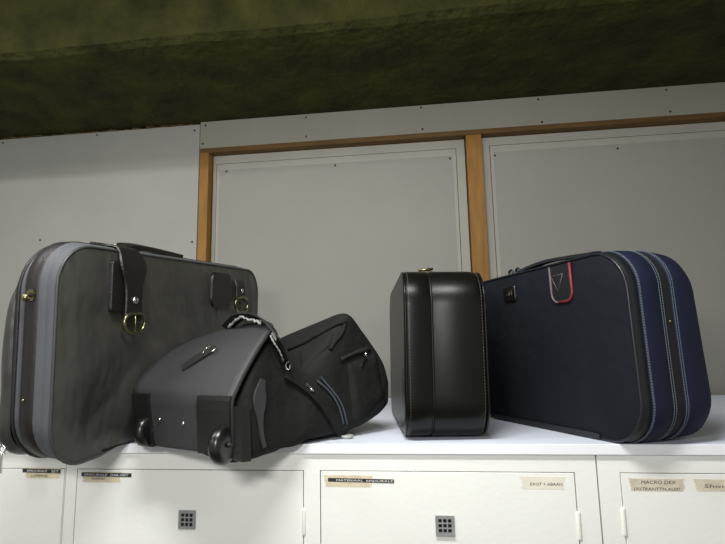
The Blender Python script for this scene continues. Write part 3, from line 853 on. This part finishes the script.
# wheel housings and wheels
WA = V((0.97, -0.22, 0.02)).normalized()
AX = (g[2][nv] - g[2][0]).normalized()
def wheel_unit(px, py, hs, side):
    p, n = find_panel(px, py)
    # bracket plate on the panel with a notch, wrapping round the corner
    b = bm_new(); s0, s1 = hs; rows_ = []
    tt = [0.0, .06, .12, .18, .24, .30, .335]
    for t in tt:
        lp = []
        for k in range(5):
            q, nn = panel_pt(s0 + (s1 - s0) * k / 4, t); lp.append(q + nn * 0.006)
        rows_.append(lp)
    back = [[x - n * 0.008 for x in lp] for lp in rows_]
    loops_bm(b, [f + k[::-1] for f, k in zip(rows_, back)], 0, True, False)
    for f, k in ((rows_[0], back[0]), (rows_[-1], back[-1])):
        for i in range(4): b.faces.new([b.verts.new(x) for x in (f[i], f[i + 1], k[i + 1], k[i])])
    bmesh.ops.remove_doubles(b, verts=b.verts, dist=0.0001)
    hsg = dpart('wheel_housing', b, M['dkplastic'], 'black plastic corner bracket')
    return hsg, p, n
hr, pr, nr_ = wheel_unit(218, 430, (0.70, 1.0), 1)
hl, pl, nl_ = wheel_unit(146, 428, (0.02, 0.20), -1)
# side cheek of the right housing, wrapping round the corner along the bag side
UU = V((0.593, 0.805, 0))
bm = bm_new()
top = [at(232, 406, -.138), at(240, 407, -.128), at(249, 408, -.116)]; bot = [at(232, 459, -.138), at(241, 462, -.132), at(250, 461, -.122)]
rowsc = []
for t_ in [i / 6 for i in range(7)]:
    rowsc.append([b_.lerp(a_, t_) for a_, b_ in zip(top, bot)])
offn = V((0.80, -0.6, 0)).normalized()
outer = [[p + offn * 0.003 for p in r_] for r_ in rowsc]; inner = [[p - offn * 0.01 for p in r_] for r_ in rowsc]
loops_bm(bm, [f + k[::-1] for f, k in zip(outer, inner)], 0, True, False)
for f, k in ((outer[0], inner[0]), (outer[-1], inner[-1])):
    for i in range(2): bm.faces.new([bm.verts.new(x) for x in (f[i], f[i + 1], k[i + 1], k[i])])
bmesh.ops.remove_doubles(bm, verts=bm.verts, dist=0.0001)
dpart('side_cheek', bm, M['dkplastic'], 'black plastic cheek round the corner', parent=hr)
def wheel(px, py, Y, r, w, hs):
    c = at(px, py, Y); b = bm_new()
    lathe(b, c - WA * w / 2, WA, [(r * .35, 0), (r * .7, 0.0), (r * .9, w * .08), (r, w * .3), (r, w * .7), (r * .9, w * .92), (r * .7, w), (r * .35, w)], 28)
    wh = dpart('wheel', b, M['rubber'], 'glossy black wheel')
    b = bm_new(); tube(b, [c - WA * (w * .75), c + WA * (w * .75)], 0.004, 8); dpart('axle', b, M['dkplastic'], parent=wh)
wheel(223, 445, -.150, 0.030, 0.022, hr)
wheel(147, 431, -.048, 0.027, 0.020, hl)
# dark cutout hood over the right wheel
# frayed black carry strap over the top corner of the panel
sp_ = smooth_path([at(226, 329, .11), at(236, 319, .075), at(246, 316.5, .045), at(258, 318, .01), at(268, 325, -.03), at(276, 336, -.045), at(282, 350, -.035), at(288, 367, -.02)], 5)
bm = bm_new(); ribbon(bm, sp_, V((0.45, 0.2, 0.85)), 0.024, 0.003); cs = dpart('carry_strap', bm, M['web'], 'black webbing carry strap with frayed pale edge')
bm = bm_new(); rnd = random.Random(3)
fpts = smooth_path([at(230, 327, .095), at(236, 320.5, .07), at(243, 317.5, .045), at(252, 320, .02), at(262, 323.5, -.02)], 8)
fpts = [p + V((rnd.uniform(-.0015, .0015), -.006, rnd.uniform(-.0015, .0015))) for p in fpts]
for i in range(3): tube(bm, [p + V((rnd.uniform(-.001, .001), -.001, rnd.uniform(-.0025, .0015))) for p in fpts], 0.0014, 5)
for i in range(3): tube(bm, [p + V((rnd.uniform(-.0012, .0012), -.003, rnd.uniform(-.002, .002))) for p in smooth_path([at(271, 336, -.056), at(275, 343, -.055), at(280, 352, -.048), at(284, 361, -.036)], 5)], 0.0009, 5)
dpart('frayed_edge', bm, M['fray'], 'pale frayed strap edge', parent=cs)
bm = bm_new(); c = at(288, 366, -.03); tube(bm, [c + V((.004 * math.cos(a), 0, .007 * math.sin(a))) for a in [2 * PI * i / 12 for i in range(12)]], 0.0012, 6, True); dpart('strap_ring', bm, M['steel'], 'small steel ring', parent=cs)
# pale grey lining fold next to the wheel cheek
pts, ns = on_body([(261, 380), (259, 390), (258, 400), (258, 412), (259, 424), (260, 436), (263, 447)], 0.003)
bm = bm_new(); n_ = len(pts); ribbon(bm, pts, ns, [0.008 + 0.020 * math.exp(-((i / n_ - 0.3) / 0.22) ** 2) for i in range(n_)], 0.003); dpart('side_fold', bm, M['dufpanel'], 'charcoal fabric fold')
# flap hem across the body
pts, ns = on_body([(284, 374), (296, 381), (310, 391), (322, 405), (332, 420), (341, 432), (352, 437)], 0.003)
bm = bm_new(); ribbon(bm, pts, ns, 0.020, 0.006); dpart('flap_hem', bm, M['duf'], 'thick hem of the main flap')
for k in (0, 3.6):
    pts, ns = on_body([(316 + k, 381 - k), (326 + k, 389), (334 + k, 399), (339 + k, 410), (342 + k, 424)], 0.0035)
    bm = bm_new(); ribbon(bm, pts, ns, 0.003, 0.002); dpart('zip_tape', bm, M['zip'], 'grey zip line')
# zip pulls
def pull(a, b, label):
    p, n = hit(*a, 0.008); q, m_ = hit(*b, 0.011); bm = bm_new()
    ribbon(bm, [p, p.lerp(q, .5), q], n, [0.005, 0.0035, 0.007], 0.002)
    disc(bm, q + n * 0.001, n, 0.004, 0.002, 12, 0, 0.001); dpart('zip_pull', bm, M['steel'], label)
pull((304, 385), (309, 391), 'steel zip pull on the hem')
pull((359, 367), (362.5, 355), 'steel zip pull on the pocket')
# front pocket on the near end
def soft_patch(quad, nx, ny, off, name, m, label):
    b = bm_new(); F = []
    for j in range(ny + 1):
        row = []
        for i in range(nx + 1):
            u, v = i / nx, j / ny
            a = (quad[0][0] + (quad[1][0] - quad[0][0]) * u, quad[0][1] + (quad[1][1] - quad[0][1]) * u)
            c = (quad[3][0] + (quad[2][0] - quad[3][0]) * u, quad[3][1] + (quad[2][1] - quad[3][1]) * u)
            px, py = a[0] + (c[0] - a[0]) * v, a[1] + (c[1] - a[1]) * v
            e = min(u, 1 - u, v, 1 - v); s_ = min(1, e / .18); s_ = s_ * (2 - s_)
            p, n = hit(px, py, 0.0, 0.12); row.append(p + n * (-.003 + off * s_))
        F.append(row)
    loops_bm(b, F, 0, False, True); return dpart(name, b, m, label, smooth=True)
soft_patch([(346, 362), (376, 351), (386, 398), (353, 428)], 14, 14, 0.011, 'front_pocket', M['duf'], 'bulging black pocket')
soft_patch([(296, 352), (337, 330), (331, 346), (300, 372)], 12, 10, 0.006, 'end_flap', M['duf'], 'black end flap')
pts, ns = on_body([(289, 350), (305, 343), (322, 333), (338, 324), (346, 322)], 0.001)
bm = bm_new(); tube(bm, [p + n * .001 for p, n in zip(pts, ns)], 0.005, 8); dpart('rim_piping', bm, M['duf'], 'rolled rim of the end flap')
pts, ns = on_body([(345, 324), (342, 334), (334, 343), (330, 350)], 0.001)
bm = bm_new(); tube(bm, pts, 0.004, 8); dpart('rim_piping', bm, M['duf'], 'rolled rim of the end flap')
pts, ns = on_body([(340, 360), (352, 354), (365, 349), (375, 349)], 0.002)
bm = bm_new(); tube(bm, pts, 0.004, 8); dpart('pocket_seam', bm, M['web'], 'thick seam above the pocket')
bm = bm_new(); c = at(347, 435, .06); b_ = bm
lathe(bm, V((c.x, c.y, 0.007)), (0, 0, -1), [(0.012, 0), (0.012, 0.003), (0.009, 0.0062)], 16); dpart('base_stud', bm, M['paleplastic'], 'pale plastic base stud')

# soft and rigid undersides rest on the shelf top instead of sinking into it
for root in (lug, blue, att, duf):
    for o in [c for ch in root.children for c in [ch] + list(ch.children)]:
        if o.type != 'MESH': continue
        chain = []
        q = o
        while q is not None: chain.append(q.matrix_parent_inverse @ q.matrix_basis if q.parent else q.matrix_basis); q = q.parent
        mw_ = Matrix.Identity(4)
        for m_ in reversed(chain): mw_ = mw_ @ m_
        inv = mw_.inverted()
        for v in o.data.vertices:
            p = mw_ @ v.co
            if p.y > -0.055 and p.z < 0.0007: p.z = 0.0007; v.co = inv @ p

# ================================================================== LIGHT
def area(name, loc, sx, sy, power, col, rot=(0, 0, 0), spread=180):
    l = bpy.data.lights.new(name, 'AREA'); l.shape = 'RECTANGLE'; l.size = sx; l.size_y = sy; l.energy = power; l.color = col
    l.spread = math.radians(spread)
    o = bpy.data.objects.new(name, l); COL.objects.link(o); o.location = loc; o.rotation_euler = rot
    return o
LC = (1.0, 0.995, 0.965)
def lamp(name, loc, sx, sy, power, to):
    o = area(name, loc, sx, sy, power, LC); o.rotation_euler = V(to).to_track_quat('-Z', 'Y').to_euler()
lamp('hanging_lamp', (-0.1, -0.60, 1.08), 0.6, 0.12, 16, (0, 0.3, -0.95))       # lamp over the cabinets
lamp('ceiling_fill', (-1.5, -0.50, 1.50), 1.0, 0.14, 16, (0, 0, -1))            # unseen light added overhead to brighten the left side
lamp('front_light', (-1.6, -1.2, 0.8), 0.35, 0.12, 4, (0.1, 1, -0.2))  # weak unseen front light, added to lift the left
lamp('front_light', (-0.2, -1.15, 0.42), 0.22, 0.10, 7.0, (0, 1, -0.2))
lamp('ceiling_fill', (-0.4, -0.75, 1.52), 1.2, 0.14, 6, (0, 0.6, -0.8))  # unseen, added and tilted forward to brighten the beam face
w = bpy.data.worlds.new('room_ambient'); bpy.context.scene.world = w; w.use_nodes = True
w.node_tree.nodes['Background'].inputs['Color'].default_value = (1.0, 0.99, 0.96, 1)
w.node_tree.nodes['Background'].inputs['Strength'].default_value = 0.41

# ================================================================== CAMERA
cd = bpy.data.cameras.new('camera'); cam = bpy.data.objects.new('camera', cd); COL.objects.link(cam)
cd.sensor_fit = 'HORIZONTAL'; cd.sensor_width = 36.0; cd.lens = FPX / 725.0 * 36.0; cd.clip_start = 0.02
mw = Matrix((CR, CU, -CF)).transposed().to_4x4(); mw.translation = CAM
cam.matrix_world = mw
sc = bpy.context.scene; sc.camera = cam
sc.view_settings.view_transform = 'Standard'; sc.view_settings.look = 'None'
sc.view_settings.exposure = 0.0; sc.view_settings.gamma = 1.0
sc.view_settings.use_curve_mapping = False
